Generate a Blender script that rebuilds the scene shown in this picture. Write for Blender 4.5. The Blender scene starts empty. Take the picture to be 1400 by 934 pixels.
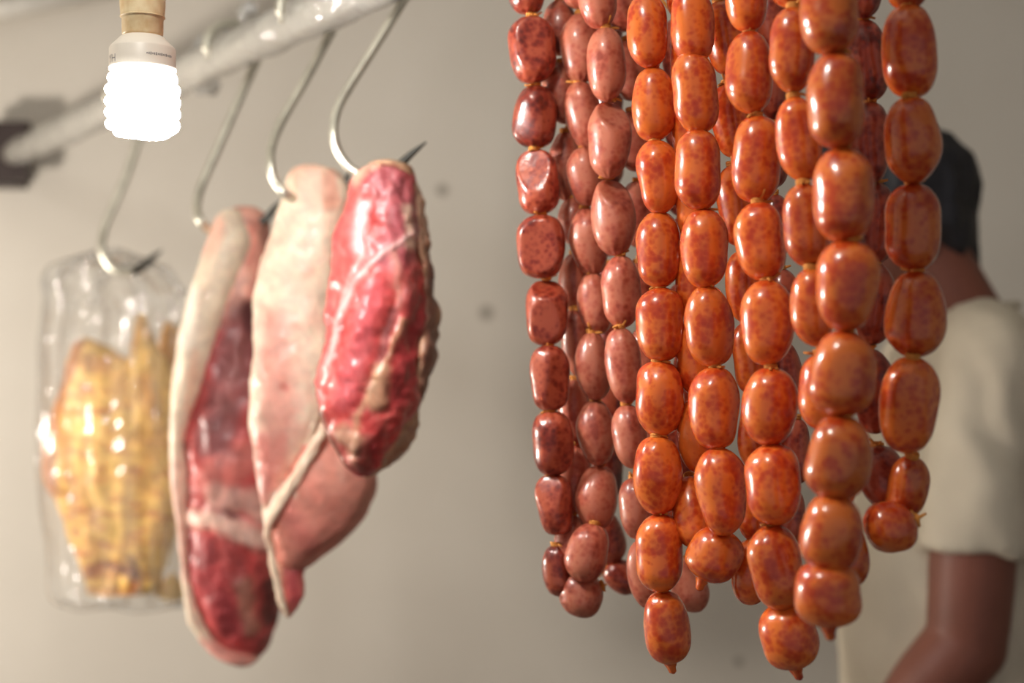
import bpy, bmesh, math, random
import numpy as np
from mathutils import Vector, Matrix, noise as mnoise

# ------------------------------------------------------------------ camera, world, lights, exposure
SC = bpy.context.scene
COL = SC.collection
CAMZ = 1.40
FPX = 1400 * 50.0 / 36.0
cam_d = bpy.data.cameras.new('camera'); cam = bpy.data.objects.new('camera', cam_d); COL.objects.link(cam)
cam.location = (0, 0, CAMZ); cam.rotation_euler = (math.pi / 2, 0, 0)
cam_d.lens = 50; cam_d.sensor_width = 36; cam_d.clip_start = .05
cam_d.dof.use_dof = True; cam_d.dof.focus_distance = 1.03; cam_d.dof.aperture_fstop = 3.4
SC.camera = cam
SC.view_settings.view_transform = 'Standard'; SC.view_settings.look = 'None'
SC.view_settings.gamma = 1; SC.view_settings.exposure = 0.30; SC.view_settings.use_curve_mapping = False
W = bpy.data.worlds.new('world'); SC.world = W; W.use_nodes = True
W.node_tree.nodes['Background'].inputs[0].default_value = (.97, .97, 1.0, 1)
W.node_tree.nodes['Background'].inputs[1].default_value = .22
COIL_STRENGTH = 150


def lamp(name, loc, power, radius, colr):
    l = bpy.data.lights.new(name, 'POINT'); l.energy = power; l.shadow_soft_size = radius; l.color = colr
    o = bpy.data.objects.new(name, l); COL.objects.link(o); o.location = loc; return o


lamp('stall_lamp', (-.24, .60, 2.04), 9.5, .045, (1, .96, .88))      # bare bulb above the stall front, out of frame
lamp('side_lamp', (-1.30, 1.62, 1.18), 40, .06, (1, .91, .80))       # next stall's bulb to the left, out of frame


# ------------------------------------------------------------------ helpers
def P(px, py, d):
    return Vector(((px - 700) / FPX * d, d, CAMZ + (467 - py) / FPX * d))


def lin(r, g, b):
    f = lambda c: (c / 255 / 12.92) if c / 255 <= .04045 else ((c / 255 + .055) / 1.055) ** 2.4
    return (f(r), f(g), f(b), 1)


def tag(o, label=None, cat=None, group=None, kind=None):
    if label: o['label'] = label
    if cat: o['category'] = cat
    if group: o['group'] = group
    if kind: o['kind'] = kind
    return o


def empty(name, loc):
    o = bpy.data.objects.new(name, None); COL.objects.link(o); o.location = loc
    o.empty_display_size = .02
    return o


def mobj(name, verts, faces, mat, parent=None, smooth=True, origin=None, vcol=None):
    me = bpy.data.meshes.new(name)
    og = Vector(origin) if origin is not None else Vector((0, 0, 0))
    me.from_pydata([tuple(Vector(v) - og) for v in verts], [], faces); me.update()
    if smooth: me.polygons.foreach_set('use_smooth', [True] * len(me.polygons))
    if vcol is not None:
        a = me.color_attributes.new('Col', 'FLOAT_COLOR', 'POINT')
        a.data.foreach_set('color', np.asarray(vcol, dtype=np.float32).ravel())
    if mat: me.materials.append(mat)
    o = bpy.data.objects.new(name, me); COL.objects.link(o)
    if parent is not None:
        o.parent = parent; o.location = og - wloc(parent)
    else:
        o.location = og
    return o


def wloc(o):
    v = Vector(o.location)
    while o.parent is not None:
        o = o.parent; v = v + Vector(o.location)
    return v


class MB:
    def __init__(s): s.v = []; s.f = []

    def add(s, v, f):
        n = len(s.v); s.v += [Vector(q) for q in v]; s.f += [tuple(i + n for i in q) for q in f]; return s

    def box(s, a, b):
        x0, y0, z0 = a; x1, y1, z1 = b
        s.add([(x0, y0, z0), (x1, y0, z0), (x1, y1, z0), (x0, y1, z0), (x0, y0, z1), (x1, y0, z1), (x1, y1, z1), (x0, y1, z1)],
              [(0, 3, 2, 1), (4, 5, 6, 7), (0, 1, 5, 4), (1, 2, 6, 5), (2, 3, 7, 6), (3, 0, 4, 7)]); return s

    def tube(s, pts, rad, seg=12, caps=True, rfun=None, flat=None):
        pts = [Vector(p) for p in pts]; n = len(pts)
        if not hasattr(rad, '__len__'): rad = [rad] * n
        t0 = (pts[1] - pts[0]).normalized()
        up = Vector((0, 0, 1)) if abs(t0.z) < .9 else Vector((1, 0, 0))
        a = t0.cross(up).normalized(); V = []; F = []
        for i, p in enumerate(pts):
            t = (pts[min(i + 1, n - 1)] - pts[max(i - 1, 0)]).normalized()
            a = (a - t * a.dot(t)).normalized(); b = t.cross(a)
            for k in range(seg):
                th = 2 * math.pi * k / seg; r = rad[i]
                if rfun: r *= rfun(i, th)
                V.append(p + a * math.cos(th) * r + b * math.sin(th) * r)
        for i in range(n - 1):
            for k in range(seg):
                k2 = (k + 1) % seg
                F.append((i * seg + k, i * seg + k2, (i + 1) * seg + k2, (i + 1) * seg + k))
        if caps:
            V.append(pts[0]); V.append(pts[-1]); c0 = n * seg
            for k in range(seg):
                k2 = (k + 1) % seg
                F.append((c0, k2, k)); F.append((c0 + 1, (n - 1) * seg + k, (n - 1) * seg + k2))
        s.add(V, F); return s

    def lathe(s, prof, centre, seg=40, caps=True):
        c = Vector(centre); V = []; F = []; n = len(prof)
        for r, z in prof:
            for k in range(seg):
                th = 2 * math.pi * k / seg; V.append(c + Vector((r * math.cos(th), r * math.sin(th), z)))
        for i in range(n - 1):
            for k in range(seg):
                k2 = (k + 1) % seg; F.append((i * seg + k, i * seg + k2, (i + 1) * seg + k2, (i + 1) * seg + k))
        if caps:
            F.append(tuple(range(seg))[::-1]); F.append(tuple((n - 1) * seg + k for k in range(seg)))
        s.add(V, F); return s

    def ellipsoid(s, c, r, rot=None, u=24, v=14):
        V = []; F = []; c = Vector(c)
        for i in range(v + 1):
            ph = math.pi * i / v
            for k in range(u):
                th = 2 * math.pi * k / u
                q = Vector((r[0] * math.sin(ph) * math.cos(th), r[1] * math.sin(ph) * math.sin(th), r[2] * math.cos(ph)))
                if rot: q = rot @ q
                V.append(c + q)
        for i in range(v):
            for k in range(u):
                k2 = (k + 1) % u; F.append((i * u + k, (i + 1) * u + k, (i + 1) * u + k2, i * u + k2))
        s.add(V, F); return s

    def build(s, name, mat, parent=None, smooth=True, origin=None):
        return mobj(name, s.v, s.f, mat, parent, smooth, origin)


def spline(pts, n=8):
    """Catmull-Rom through points (any dimension tuples)."""
    p = [np.array(q, float) for q in pts]; p = [2 * p[0] - p[1]] + p + [2 * p[-1] - p[-2]]; out = []
    for i in range(1, len(p) - 2):
        for k in range(n):
            t = k / n
            out.append(.5 * (2 * p[i] + (p[i + 1] - p[i - 1]) * t + (2 * p[i - 1] - 5 * p[i] + 4 * p[i + 1] - p[i + 2]) * t * t
                             + (3 * p[i] - 3 * p[i + 1] + p[i + 2] - p[i - 1]) * t ** 3))
    out.append(p[-2]); return [tuple(q) for q in out]


def sstep(a, b, x):
    t = np.clip((x - a) / (b - a), 0, 1); return t * t * (3 - 2 * t)


def vnoise(x, y, z=0, seed=0):
    """vectorised value noise in -1..1"""
    x = np.asarray(x, float) + seed * 17.31; y = np.asarray(y, float) + seed * 5.77; z = np.zeros_like(x) + z + seed * 3.1
    xi, yi, zi = np.floor(x).astype(np.int64), np.floor(y).astype(np.int64), np.floor(z).astype(np.int64)
    fx, fy, fz = x - xi, y - yi, z - zi
    fx, fy, fz = [f * f * (3 - 2 * f) for f in (fx, fy, fz)]

    def h(a, b, c):
        n = (a * 374761393 + b * 668265263 + c * 1274126177) & 0x7fffffff
        n = ((n ^ (n >> 13)) * 1103515245 + 12345) & 0x7fffffff
        n = ((n ^ (n >> 11)) * 69069 + 1) & 0x7fffffff
        return (n & 0xffff) / 32768. - 1
    r = 0
    for dx in (0, 1):
        for dy in (0, 1):
            for dz in (0, 1):
                w = (fx if dx else 1 - fx) * (fy if dy else 1 - fy) * (fz if dz else 1 - fz)
                r = r + w * h(xi + dx, yi + dy, zi + dz)
    return r


def fbm(x, y, z=0, seed=0, o=4):
    r = 0; a = .5; f = 1
    for i in range(o):
        r = r + a * vnoise(np.asarray(x) * f, np.asarray(y) * f, np.asarray(z) * f, seed + i); a *= .5; f *= 2
    return r


def pnoise(x, y, z, seed):
    f = mnoise.noise; x, y, z = np.broadcast_arrays(x, y, z); o = np.empty(x.size)
    for i, (a, b_, c_) in enumerate(zip(x.ravel(), y.ravel(), z.ravel())): o[i] = f((a + seed * 7.7, b_, c_ + seed))
    return o.reshape(x.shape)


# ------------------------------------------------------------------ materials
def newmat(name):
    m = bpy.data.materials.new(name); m.use_nodes = True; nt = m.node_tree
    return m, nt, nt.nodes['Principled BSDF']


def N(nt, typ, **kw):
    n = nt.nodes.new(typ)
    for k, v in kw.items():
        if hasattr(n, k): setattr(n, k, v)
    return n


def plain(name, colr, rough=.5, metal=0, noise_amt=.12, scale=30, bump=.0, coat=0, bscale=None, dark=None):
    m, nt, b = newmat(name)
    tc = N(nt, 'ShaderNodeTexCoord'); nz = N(nt, 'ShaderNodeTexNoise'); nz.inputs['Scale'].default_value = scale
    nz.inputs['Detail'].default_value = 5
    nt.links.new(tc.outputs['Object'], nz.inputs['Vector'])
    rp = N(nt, 'ShaderNodeValToRGB')
    d = dark or tuple(c * (1 - noise_amt * 2) for c in colr[:3]) + (1,)
    rp.color_ramp.elements[0].color = d; rp.color_ramp.elements[0].position = .3
    rp.color_ramp.elements[1].color = colr; rp.color_ramp.elements[1].position = .65
    nt.links.new(nz.outputs[0], rp.inputs[0]); nt.links.new(rp.outputs[0], b.inputs['Base Color'])
    b.inputs['Roughness'].default_value = rough; b.inputs['Metallic'].default_value = metal
    b.inputs['Coat Weight'].default_value = coat; b.inputs['Coat Roughness'].default_value = .1
    if bump:
        n2 = N(nt, 'ShaderNodeTexNoise'); n2.inputs['Scale'].default_value = bscale or scale * 3; n2.inputs['Detail'].default_value = 4
        nt.links.new(tc.outputs['Object'], n2.inputs['Vector'])
        bp = N(nt, 'ShaderNodeBump'); bp.inputs['Strength'].default_value = bump; bp.inputs['Distance'].default_value = .002
        nt.links.new(n2.outputs[0], bp.inputs['Height']); nt.links.new(bp.outputs[0], b.inputs['Normal'])
    return m


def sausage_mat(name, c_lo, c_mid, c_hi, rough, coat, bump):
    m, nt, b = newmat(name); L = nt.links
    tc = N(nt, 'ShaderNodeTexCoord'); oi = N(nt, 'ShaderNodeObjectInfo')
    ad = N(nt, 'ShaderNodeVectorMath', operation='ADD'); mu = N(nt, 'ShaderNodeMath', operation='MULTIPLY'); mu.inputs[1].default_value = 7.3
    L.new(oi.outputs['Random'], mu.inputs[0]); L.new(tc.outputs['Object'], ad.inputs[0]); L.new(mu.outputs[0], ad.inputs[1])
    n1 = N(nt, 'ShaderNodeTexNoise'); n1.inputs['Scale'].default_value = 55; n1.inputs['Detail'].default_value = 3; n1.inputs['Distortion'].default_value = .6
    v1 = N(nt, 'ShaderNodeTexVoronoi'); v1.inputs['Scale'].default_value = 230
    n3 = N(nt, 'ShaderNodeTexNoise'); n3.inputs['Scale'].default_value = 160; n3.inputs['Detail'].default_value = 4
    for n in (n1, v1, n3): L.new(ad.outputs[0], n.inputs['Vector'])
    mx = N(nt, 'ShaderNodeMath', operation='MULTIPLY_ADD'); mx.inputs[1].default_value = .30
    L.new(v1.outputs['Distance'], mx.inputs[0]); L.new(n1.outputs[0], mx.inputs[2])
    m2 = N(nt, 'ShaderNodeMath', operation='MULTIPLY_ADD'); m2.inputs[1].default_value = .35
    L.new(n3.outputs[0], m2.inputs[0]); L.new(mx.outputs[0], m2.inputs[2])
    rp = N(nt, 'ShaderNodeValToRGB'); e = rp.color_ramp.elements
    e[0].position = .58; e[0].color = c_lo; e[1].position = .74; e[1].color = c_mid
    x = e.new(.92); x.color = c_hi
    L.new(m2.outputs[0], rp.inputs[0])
    hs = N(nt, 'ShaderNodeHueSaturation'); mr = N(nt, 'ShaderNodeMapRange')
    mr.inputs['To Min'].default_value = .82; mr.inputs['To Max'].default_value = 1.12
    L.new(oi.outputs['Random'], mr.inputs[0]); L.new(mr.outputs[0], hs.inputs['Value']); L.new(rp.outputs[0], hs.inputs['Color'])
    L.new(hs.outputs[0], b.inputs['Base Color'])
    b.inputs['Roughness'].default_value = rough; b.inputs['Coat Weight'].default_value = coat; b.inputs['Coat Roughness'].default_value = .12
    b.inputs['Subsurface Weight'].default_value = .12; b.inputs['Subsurface Radius'].default_value = (.006, .002, .001)
    b.inputs['Subsurface Scale'].default_value = 1.0
    n4 = N(nt, 'ShaderNodeTexNoise'); n4.inputs['Scale'].default_value = 120; n4.inputs['Detail'].default_value = 5
    L.new(ad.outputs[0], n4.inputs['Vector'])
    bp = N(nt, 'ShaderNodeBump'); bp.inputs['Strength'].default_value = bump; bp.inputs['Distance'].default_value = .0015
    L.new(n4.outputs[0], bp.inputs['Height']); L.new(bp.outputs[0], b.inputs['Normal'])
    L.new(bp.outputs[0], b.inputs['Coat Normal'])
    return m


def vc_mat(name, rough=.38, coat=.35, bump=.35, sss=.15, scale=60, amt=.25):
    """surface whose own colour is stored per vertex, with fine grain on top"""
    m, nt, b = newmat(name); L = nt.links
    at = N(nt, 'ShaderNodeAttribute', attribute_name='Col'); tc = N(nt, 'ShaderNodeTexCoord')
    n1 = N(nt, 'ShaderNodeTexNoise'); n1.inputs['Scale'].default_value = scale; n1.inputs['Detail'].default_value = 6; n1.inputs['Distortion'].default_value = .8
    L.new(tc.outputs['Object'], n1.inputs['Vector'])
    mr = N(nt, 'ShaderNodeMapRange'); mr.inputs['From Min'].default_value = .3; mr.inputs['From Max'].default_value = .7
    mr.inputs['To Min'].default_value = 1 - amt; mr.inputs['To Max'].default_value = 1 + amt * .5
    L.new(n1.outputs[0], mr.inputs[0])
    vm = N(nt, 'ShaderNodeVectorMath', operation='SCALE'); L.new(at.outputs['Color'], vm.inputs[0]); L.new(mr.outputs[0], vm.inputs['Scale'])
    L.new(vm.outputs[0], b.inputs['Base Color'])
    b.inputs['Roughness'].default_value = rough; b.inputs['Coat Weight'].default_value = coat; b.inputs['Coat Roughness'].default_value = .18
    b.inputs['Subsurface Weight'].default_value = sss; b.inputs['Subsurface Radius'].default_value = (.01, .004, .003); b.inputs['Subsurface Scale'].default_value = 1.0
    bp = N(nt, 'ShaderNodeBump'); bp.inputs['Strength'].default_value = bump; bp.inputs['Distance'].default_value = .004
    L.new(n1.outputs[0], bp.inputs['Height']); L.new(bp.outputs[0], b.inputs['Normal']); L.new(bp.outputs[0], b.inputs['Coat Normal'])
    return m


def film_mat(name, haze, gloss, rough=.06):
    m, nt, b = newmat(name); L = nt.links; nt.nodes.remove(b)
    out = nt.nodes['Material Output']; tr = N(nt, 'ShaderNodeBsdfTransparent'); gl = N(nt, 'ShaderNodeBsdfGlossy'); gl.inputs['Roughness'].default_value = rough
    df = N(nt, 'ShaderNodeBsdfDiffuse'); df.inputs['Color'].default_value = (.85, .84, .8, 1)
    tc = N(nt, 'ShaderNodeTexCoord'); nz = N(nt, 'ShaderNodeTexNoise'); nz.inputs['Scale'].default_value = 22; nz.inputs['Detail'].default_value = 3
    mp = N(nt, 'ShaderNodeMapping'); mp.inputs['Scale'].default_value = (1.8, 1.8, .16)
    L.new(tc.outputs['Object'], mp.inputs[0]); L.new(mp.outputs[0], nz.inputs[0])
    bp = N(nt, 'ShaderNodeBump'); bp.inputs['Strength'].default_value = .8; bp.inputs['Distance'].default_value = .01
    L.new(nz.outputs[0], bp.inputs['Height']); L.new(bp.outputs[0], gl.inputs['Normal'])
    fr = N(nt, 'ShaderNodeFresnel'); fr.inputs[0].default_value = 1.5; L.new(bp.outputs[0], fr.inputs['Normal'])
    ml = N(nt, 'ShaderNodeMath', operation='MULTIPLY_ADD'); ml.inputs[1].default_value = .65; ml.inputs[2].default_value = gloss; ml.use_clamp = True
    L.new(fr.outputs[0], ml.inputs[0])
    tl = N(nt, 'ShaderNodeBsdfTranslucent'); tl.inputs['Color'].default_value = (.95, .94, .9, 1); dt = N(nt, 'ShaderNodeMixShader'); dt.inputs[0].default_value = .5
    df.inputs['Color'].default_value = (.95, .94, .9, 1); L.new(df.outputs[0], dt.inputs[1]); L.new(tl.outputs[0], dt.inputs[2])
    m1 = N(nt, 'ShaderNodeMixShader'); m1.inputs[0].default_value = haze; L.new(tr.outputs[0], m1.inputs[1]); L.new(dt.outputs[0], m1.inputs[2])
    m2 = N(nt, 'ShaderNodeMixShader'); L.new(ml.outputs[0], m2.inputs[0]); L.new(m1.outputs[0], m2.inputs[1]); L.new(gl.outputs[0], m2.inputs[2])
    L.new(m2.outputs[0], out.inputs['Surface'])
    return m


def wall_mat():
    m, nt, b = newmat('painted_plaster'); L = nt.links
    tc = N(nt, 'ShaderNodeTexCoord'); nz = N(nt, 'ShaderNodeTexNoise'); nz.inputs['Scale'].default_value = 1.6; nz.inputs['Detail'].default_value = 5
    L.new(tc.outputs['Object'], nz.inputs[0]); rp = N(nt, 'ShaderNodeValToRGB')
    rp.color_ramp.elements[0].color = lin(206, 199, 188); rp.color_ramp.elements[0].position = .3
    rp.color_ramp.elements[1].color = lin(220, 214, 204); rp.color_ramp.elements[1].position = .7
    L.new(nz.outputs[0], rp.inputs[0]); cur = rp.outputs[0]
    for (px, py, r) in ((605, 260, .017), (665, 428, .02), (1010, 905, .012)):          # dirt marks on the plaster
        q = P(px, py, 2.8)
        ds = N(nt, 'ShaderNodeVectorMath', operation='DISTANCE'); L.new(tc.outputs['Object'], ds.inputs[0]); ds.inputs[1].default_value = q
        mr = N(nt, 'ShaderNodeMapRange'); mr.inputs['From Min'].default_value = r * .4; mr.inputs['From Max'].default_value = r
        mr.inputs['To Min'].default_value = .55; mr.inputs['To Max'].default_value = 0
        L.new(ds.outputs['Value'], mr.inputs[0])
        mx = N(nt, 'ShaderNodeMix', data_type='RGBA'); L.new(mr.outputs[0], mx.inputs[0]); L.new(cur, mx.inputs[6]); mx.inputs[7].default_value = lin(95, 84, 72)
        cur = mx.outputs[2]
    L.new(cur, b.inputs['Base Color']); b.inputs['Roughness'].default_value = .75
    return m


M = dict(
    wall=wall_mat(),
    ceil=plain('ceiling_paint', lin(205, 204, 200), .8, scale=4),
    floor=plain('floor_cement', lin(120, 112, 104), .7, scale=6, bump=.3),
    fresh=sausage_mat('fresh_sausage', lin(180, 54, 18), lin(197, 73, 26), lin(222, 112, 42), .27, .65, .07),
    rosy=sausage_mat('dried_rosy_sausage', lin(146, 60, 42), lin(176, 86, 64), lin(192, 112, 86), .40, .4, .20),
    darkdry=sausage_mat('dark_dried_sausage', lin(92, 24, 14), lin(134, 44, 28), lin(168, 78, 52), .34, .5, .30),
    twine=plain('orange_twine', lin(226, 150, 66), .8, scale=400, bump=.5),
    steel=plain('hook_steel', lin(228, 224, 208), .38, .85, .12, 40),
    tip=plain('dark_steel_tip', lin(92, 92, 88), .4, 1, .1, 40),
    meat=vc_mat('raw_meat', .4, .3, .4, .15, 42, .38),
    meat_matte=vc_mat('raw_meat_matte', .5, .12, .4, .15, 36, .38),
    fatedge=plain('cream_fat_edge', lin(250, 228, 200), .5, 0, .06, 60, bump=.2, dark=lin(240, 200, 172)),
    fat=vc_mat('raw_fat', .5, .15, .35, .2, 50, .2),
    cured=vc_mat('yellow_cured_skin', .5, .1, .5, .05, 70, .3),
    film=film_mat('bag_film', .17, .02, .10),
    wrap=film_mat('cling_wrap', .5, .12),
    pipe=plain('pale_pipe', lin(226, 221, 212), .35, .1, .1, 25, coat=.4),
    bracket=plain('dark_bracket', lin(52, 38, 36), .5, scale=20),
    ceramic=plain('cream_socket', lin(238, 216, 174), .45, 0, .08, 120, bump=.15, dark=lin(222, 190, 142)),
    housing=plain('lamp_housing', lin(232, 222, 208), .4, scale=10, noise_amt=.01),
    ink=plain('grey_print', lin(120, 112, 110), .6, scale=10),
    skin=plain('brown_skin', lin(128, 74, 58), .5, 0, .08, 18, bump=.1),
    shirt=plain('offwhite_cotton', lin(205, 194, 174), .85, 0, .03, 12, bump=.1, bscale=300),
    trousers=plain('dark_trousers', lin(48, 52, 62), .85, scale=30),
    shoe=plain('dark_shoe', lin(40, 34, 32), .6, scale=30),
    hair=plain('dark_hair', lin(32, 31, 38), .55, 0, .2, 60, bump=.4),
    eye=plain('eye_white', lin(225, 220, 212), .2, scale=5, noise_amt=0),
    pupil=plain('dark_iris', lin(30, 22, 18), .2, scale=5, noise_amt=0),
    lip=plain('lips', lin(112, 58, 52), .5, scale=30),
    cable=plain('grey_cable', lin(150, 145, 138), .5, scale=30),
)
mg, nt, b = newmat('glowing_tube')
b.inputs['Base Color'].default_value = (.9, .9, .9, 1); b.inputs['Emission Color'].default_value = (1, .985, .95, 1)
b.inputs['Emission Strength'].default_value = COIL_STRENGTH; M['glow'] = mg

# ------------------------------------------------------------------ room shell
BACK = 2.8; XL, XR, YF, CH = -2.6, 2.6, -1.2, 2.55


def slab_struct(name, a, b, mat):
    o = MB().box(a, b).build(name, mat, smooth=False); o['kind'] = 'structure'; return o


slab_struct('wall_back', (XL, BACK, 0), (XR, BACK + .12, CH), M['wall'])
slab_struct('wall_left', (XL - .12, YF, 0), (XL, BACK + .12, CH), M['wall'])
slab_struct('wall_right', (XR, YF, 0), (XR + .12, BACK + .12, CH), M['wall'])
slab_struct('floor', (XL - .12, YF, -.1), (XR + .12, BACK + .12, 0), M['floor'])
slab_struct('ceiling', (XL - .12, YF, CH), (XR + .12, BACK + .12, CH + .1), M['ceil'])
# pale conduit high on the back wall, crossing the top left corner
mb = MB(); mb.tube([P(-260, 66, 2.76), P(170, -22, 2.76)], .022, 14)
tr = mb.build('trim_1', M['pipe']); tr['kind'] = 'structure'

# ------------------------------------------------------------------ hanging pipe
PZ = CAMZ + .355


def pipe_pt(d): return Vector((-.097 + .63 * (1.35 - d), d, PZ))


PD = Vector((-.63, 1, 0)).normalized(); PN = Vector((1, .63, 0)).normalized(); UP = Vector((0, 0, 1))
pipe = empty('hanging_pipe', pipe_pt(2.70))
tag(pipe, 'pale metal pipe wrapped in crumpled clear plastic, running diagonally above the meat hooks', 'pipe')
MB().tube([pipe_pt(2.72), pipe_pt(.5)], .0205, 24).build('pipe_tube', M['pipe'], pipe)
n = 260; pts = [pipe_pt(2.66 - (2.66 - .6) * i / n) for i in range(n + 1)]


def wrapr(i, th):
    return 1 + .10 * mnoise.noise(Vector((i * .16, math.cos(th) * 1.3, math.sin(th) * 1.3))) + .07 * mnoise.noise(Vector((i * .45, math.cos(th) * 2.6, math.sin(th) * 2.6 + 5))) \
        + .10 * max(0, math.sin(i * .11 + th * 2.0)) ** 6


MB().tube(pts, .0240, 36, False, wrapr).build('plastic_wrap', M['wrap'], pipe)
# loose tails of the wrap
for (pp, d, rr) in ((((255, 92), (268, 66), (290, 44), (312, 38)), 1.83, .004), (((330, 28), (338, 12), (352, 16)), 1.72, .006), (((262, 108), (282, 120), (300, 112)), 1.9, .008),
                    (((395, -18), (410, -34), (432, -28)), 1.55, .006)):
    q = [P(a, b, d) for a, b in spline([(a, b) for a, b in pp], 6)]
    MB().tube(q, [rr * (.5 + .9 * math.sin(math.pi * (k + .5) / len(q))) for k in range(len(q))], 10, True,
              lambda i, th: 1 + .35 * math.sin(3 * th + i)).build('wrap_tail', M['wrap'], pipe)
mb = MB(); mb.tube([pipe_pt(.62) + UP * .015, pipe_pt(.62) + Vector((0, 0, CH - PZ))], .004, 10)
mb.build('ceiling_rod', M['steel'], pipe)

br = empty('wall_bracket', P(18, 200, 2.74))
tag(br, 'dark blurred bracket on the back wall holding the far end of the pipe', 'bracket')
e = pipe_pt(2.71)
MB().box((e.x - .045, 2.69, e.z - .05), (e.x + .035, 2.72, e.z + .062)).build('bracket_cup', M['bracket'], br, False)
MB().box((e.x - .06, 2.72, e.z - .055), (e.x + .0, 2.8, e.z + .065)).build('back_plate', M['bracket'], br, False)

# ------------------------------------------------------------------ light bulb
BD = 1.06; bc = P(195, 96, BD); S = BD / FPX


def bz(py): return (90 - py) * S


bulb = empty('spiral_light_bulb', P(195, 90, BD))
tag(bulb, 'lit white spiral energy-saving bulb hanging in the top left', 'light bulb')
prof = [(27, 44), (30, 46), (36, 52), (43, 59), (44.5, 62), (44.5, 85), (45, 87), (45, 91), (40, 93), (0.5, 93)]
MB().lathe([(r * S, bz(y)) for r, y in prof], bc, 48).build('lamp_base', M['housing'], bulb)
RM, RT = 42.5 * S, 8.2 * S
for ph in (0, math.pi):
    pts = []; turns = 2.2; n = 150
    for i in range(n + 1):
        t = i / n; th = ph + t * turns * 2 * math.pi
        y = 101 + t * 69; r = RM * (1 - .10 * sstep(.10, 0, t))
        if t > .8: r *= 1 - .03 * ((t - .8) / .2)
        pts.append(bc + Vector((r * math.cos(th), r * math.sin(th), bz(y))))
    th0 = ph + turns * 2 * math.pi
    for k in range(1, 41):
        t = k / 40; th = th0 + t * 5.0; r = RM * (.97 - .93 * t ** 1.6)
        pts.append(bc + Vector((r * math.cos(th), r * math.sin(th), bz(170 + 5 * min(1, 2 * t) ** 2))))
    pts = [bc + Vector((RM * .86 * math.cos(ph - .25), RM * .86 * math.sin(ph - .25), bz(91)))] + pts
    MB().tube(pts, RT, 12).build('glowing_spiral_tube', M['glow'], bulb)


def wrap_text(txt, size, ang, z, R, name):
    cu = bpy.data.curves.new(name, 'FONT'); cu.body = txt; cu.size = size; cu.align_x = 'CENTER'
    o = bpy.data.objects.new(name, cu); COL.objects.link(o); bpy.context.view_layer.update()
    me = bpy.data.meshes.new_from_object(o.evaluated_get(bpy.context.evaluated_depsgraph_get()))
    V = []
    for v in me.vertices:
        a = ang + v.co.x / R
        V.append(bc + Vector((R * math.sin(a), -R * math.cos(a), z + v.co.y)))
    F = [tuple(p.vertices) for p in me.polygons]
    bpy.data.objects.remove(o); bpy.data.curves.remove(cu); bpy.data.meshes.remove(me)
    return V, F


V, F = wrap_text('YH', .0085, math.radians(-50), bz(84.5), 44.5 * S + .0001, 'x')
mobj('printed_lettering', V, F, M['ink'], bulb, False)
mb = MB()
for i in range(16):       # line of print too small to read
    a = math.radians(22 + i * 3.3); R = 44.5 * S + .0001; hh = (1.1 + (i % 3) * .4) * S; da = .018
    z0 = bz(74.5)
    mb.add([bc + Vector((R * math.sin(a - da), -R * math.cos(a - da), z0 - hh)), bc + Vector((R * math.sin(a + da), -R * math.cos(a + da), z0 - hh)),
            bc + Vector((R * math.sin(a + da), -R * math.cos(a + da), z0 + hh)), bc + Vector((R * math.sin(a - da), -R * math.cos(a - da), z0 + hh))], [(0, 1, 2, 3)])
mb.build('small_print', M['ink'], bulb, False)

sock = empty('lamp_socket', P(195, 10, BD))
tag(sock, 'cream lamp socket with speckled finish above the lit spiral bulb', 'socket')
sp = [(1, 44), (26, 43.5), (27.5, 41), (28, 20), (29.5, 18), (29.5, 14), (30.5, 2), (31, -30), (29, -36), (14, -44), (6, -58), (3, -60)]
MB().lathe([(r * S, bz(y)) for r, y in sp], bc, 48).build('socket_shell', M['ceramic'], sock)
MB().lathe([(28.2 * S, bz(19)), (30.2 * S, bz(18.2)), (30.2 * S, bz(16.8)), (28.2 * S, bz(16))], bc, 48).build('socket_ring', M['ceramic'], sock)
MB().tube([bc + Vector((0, 0, bz(-58))), Vector((bc.x, bc.y, CH))], .003, 10).build('hanging_cable', M['cable'], sock)

# ------------------------------------------------------------------ painted, sculpted lumps


def seg_dist(x, y, pts):
    d = np.full_like(x, 1e9)
    for (x0, y0), (x1, y1) in zip(pts[:-1], pts[1:]):
        dx, dy = x1 - x0, y1 - y0; L2 = dx * dx + dy * dy + 1e-9
        t = np.clip(((x - x0) * dx + (y - y0) * dy) / L2, 0, 1)
        d = np.minimum(d, np.hypot(x - x0 - t * dx, y - y0 - t * dy))
    return d


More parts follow.
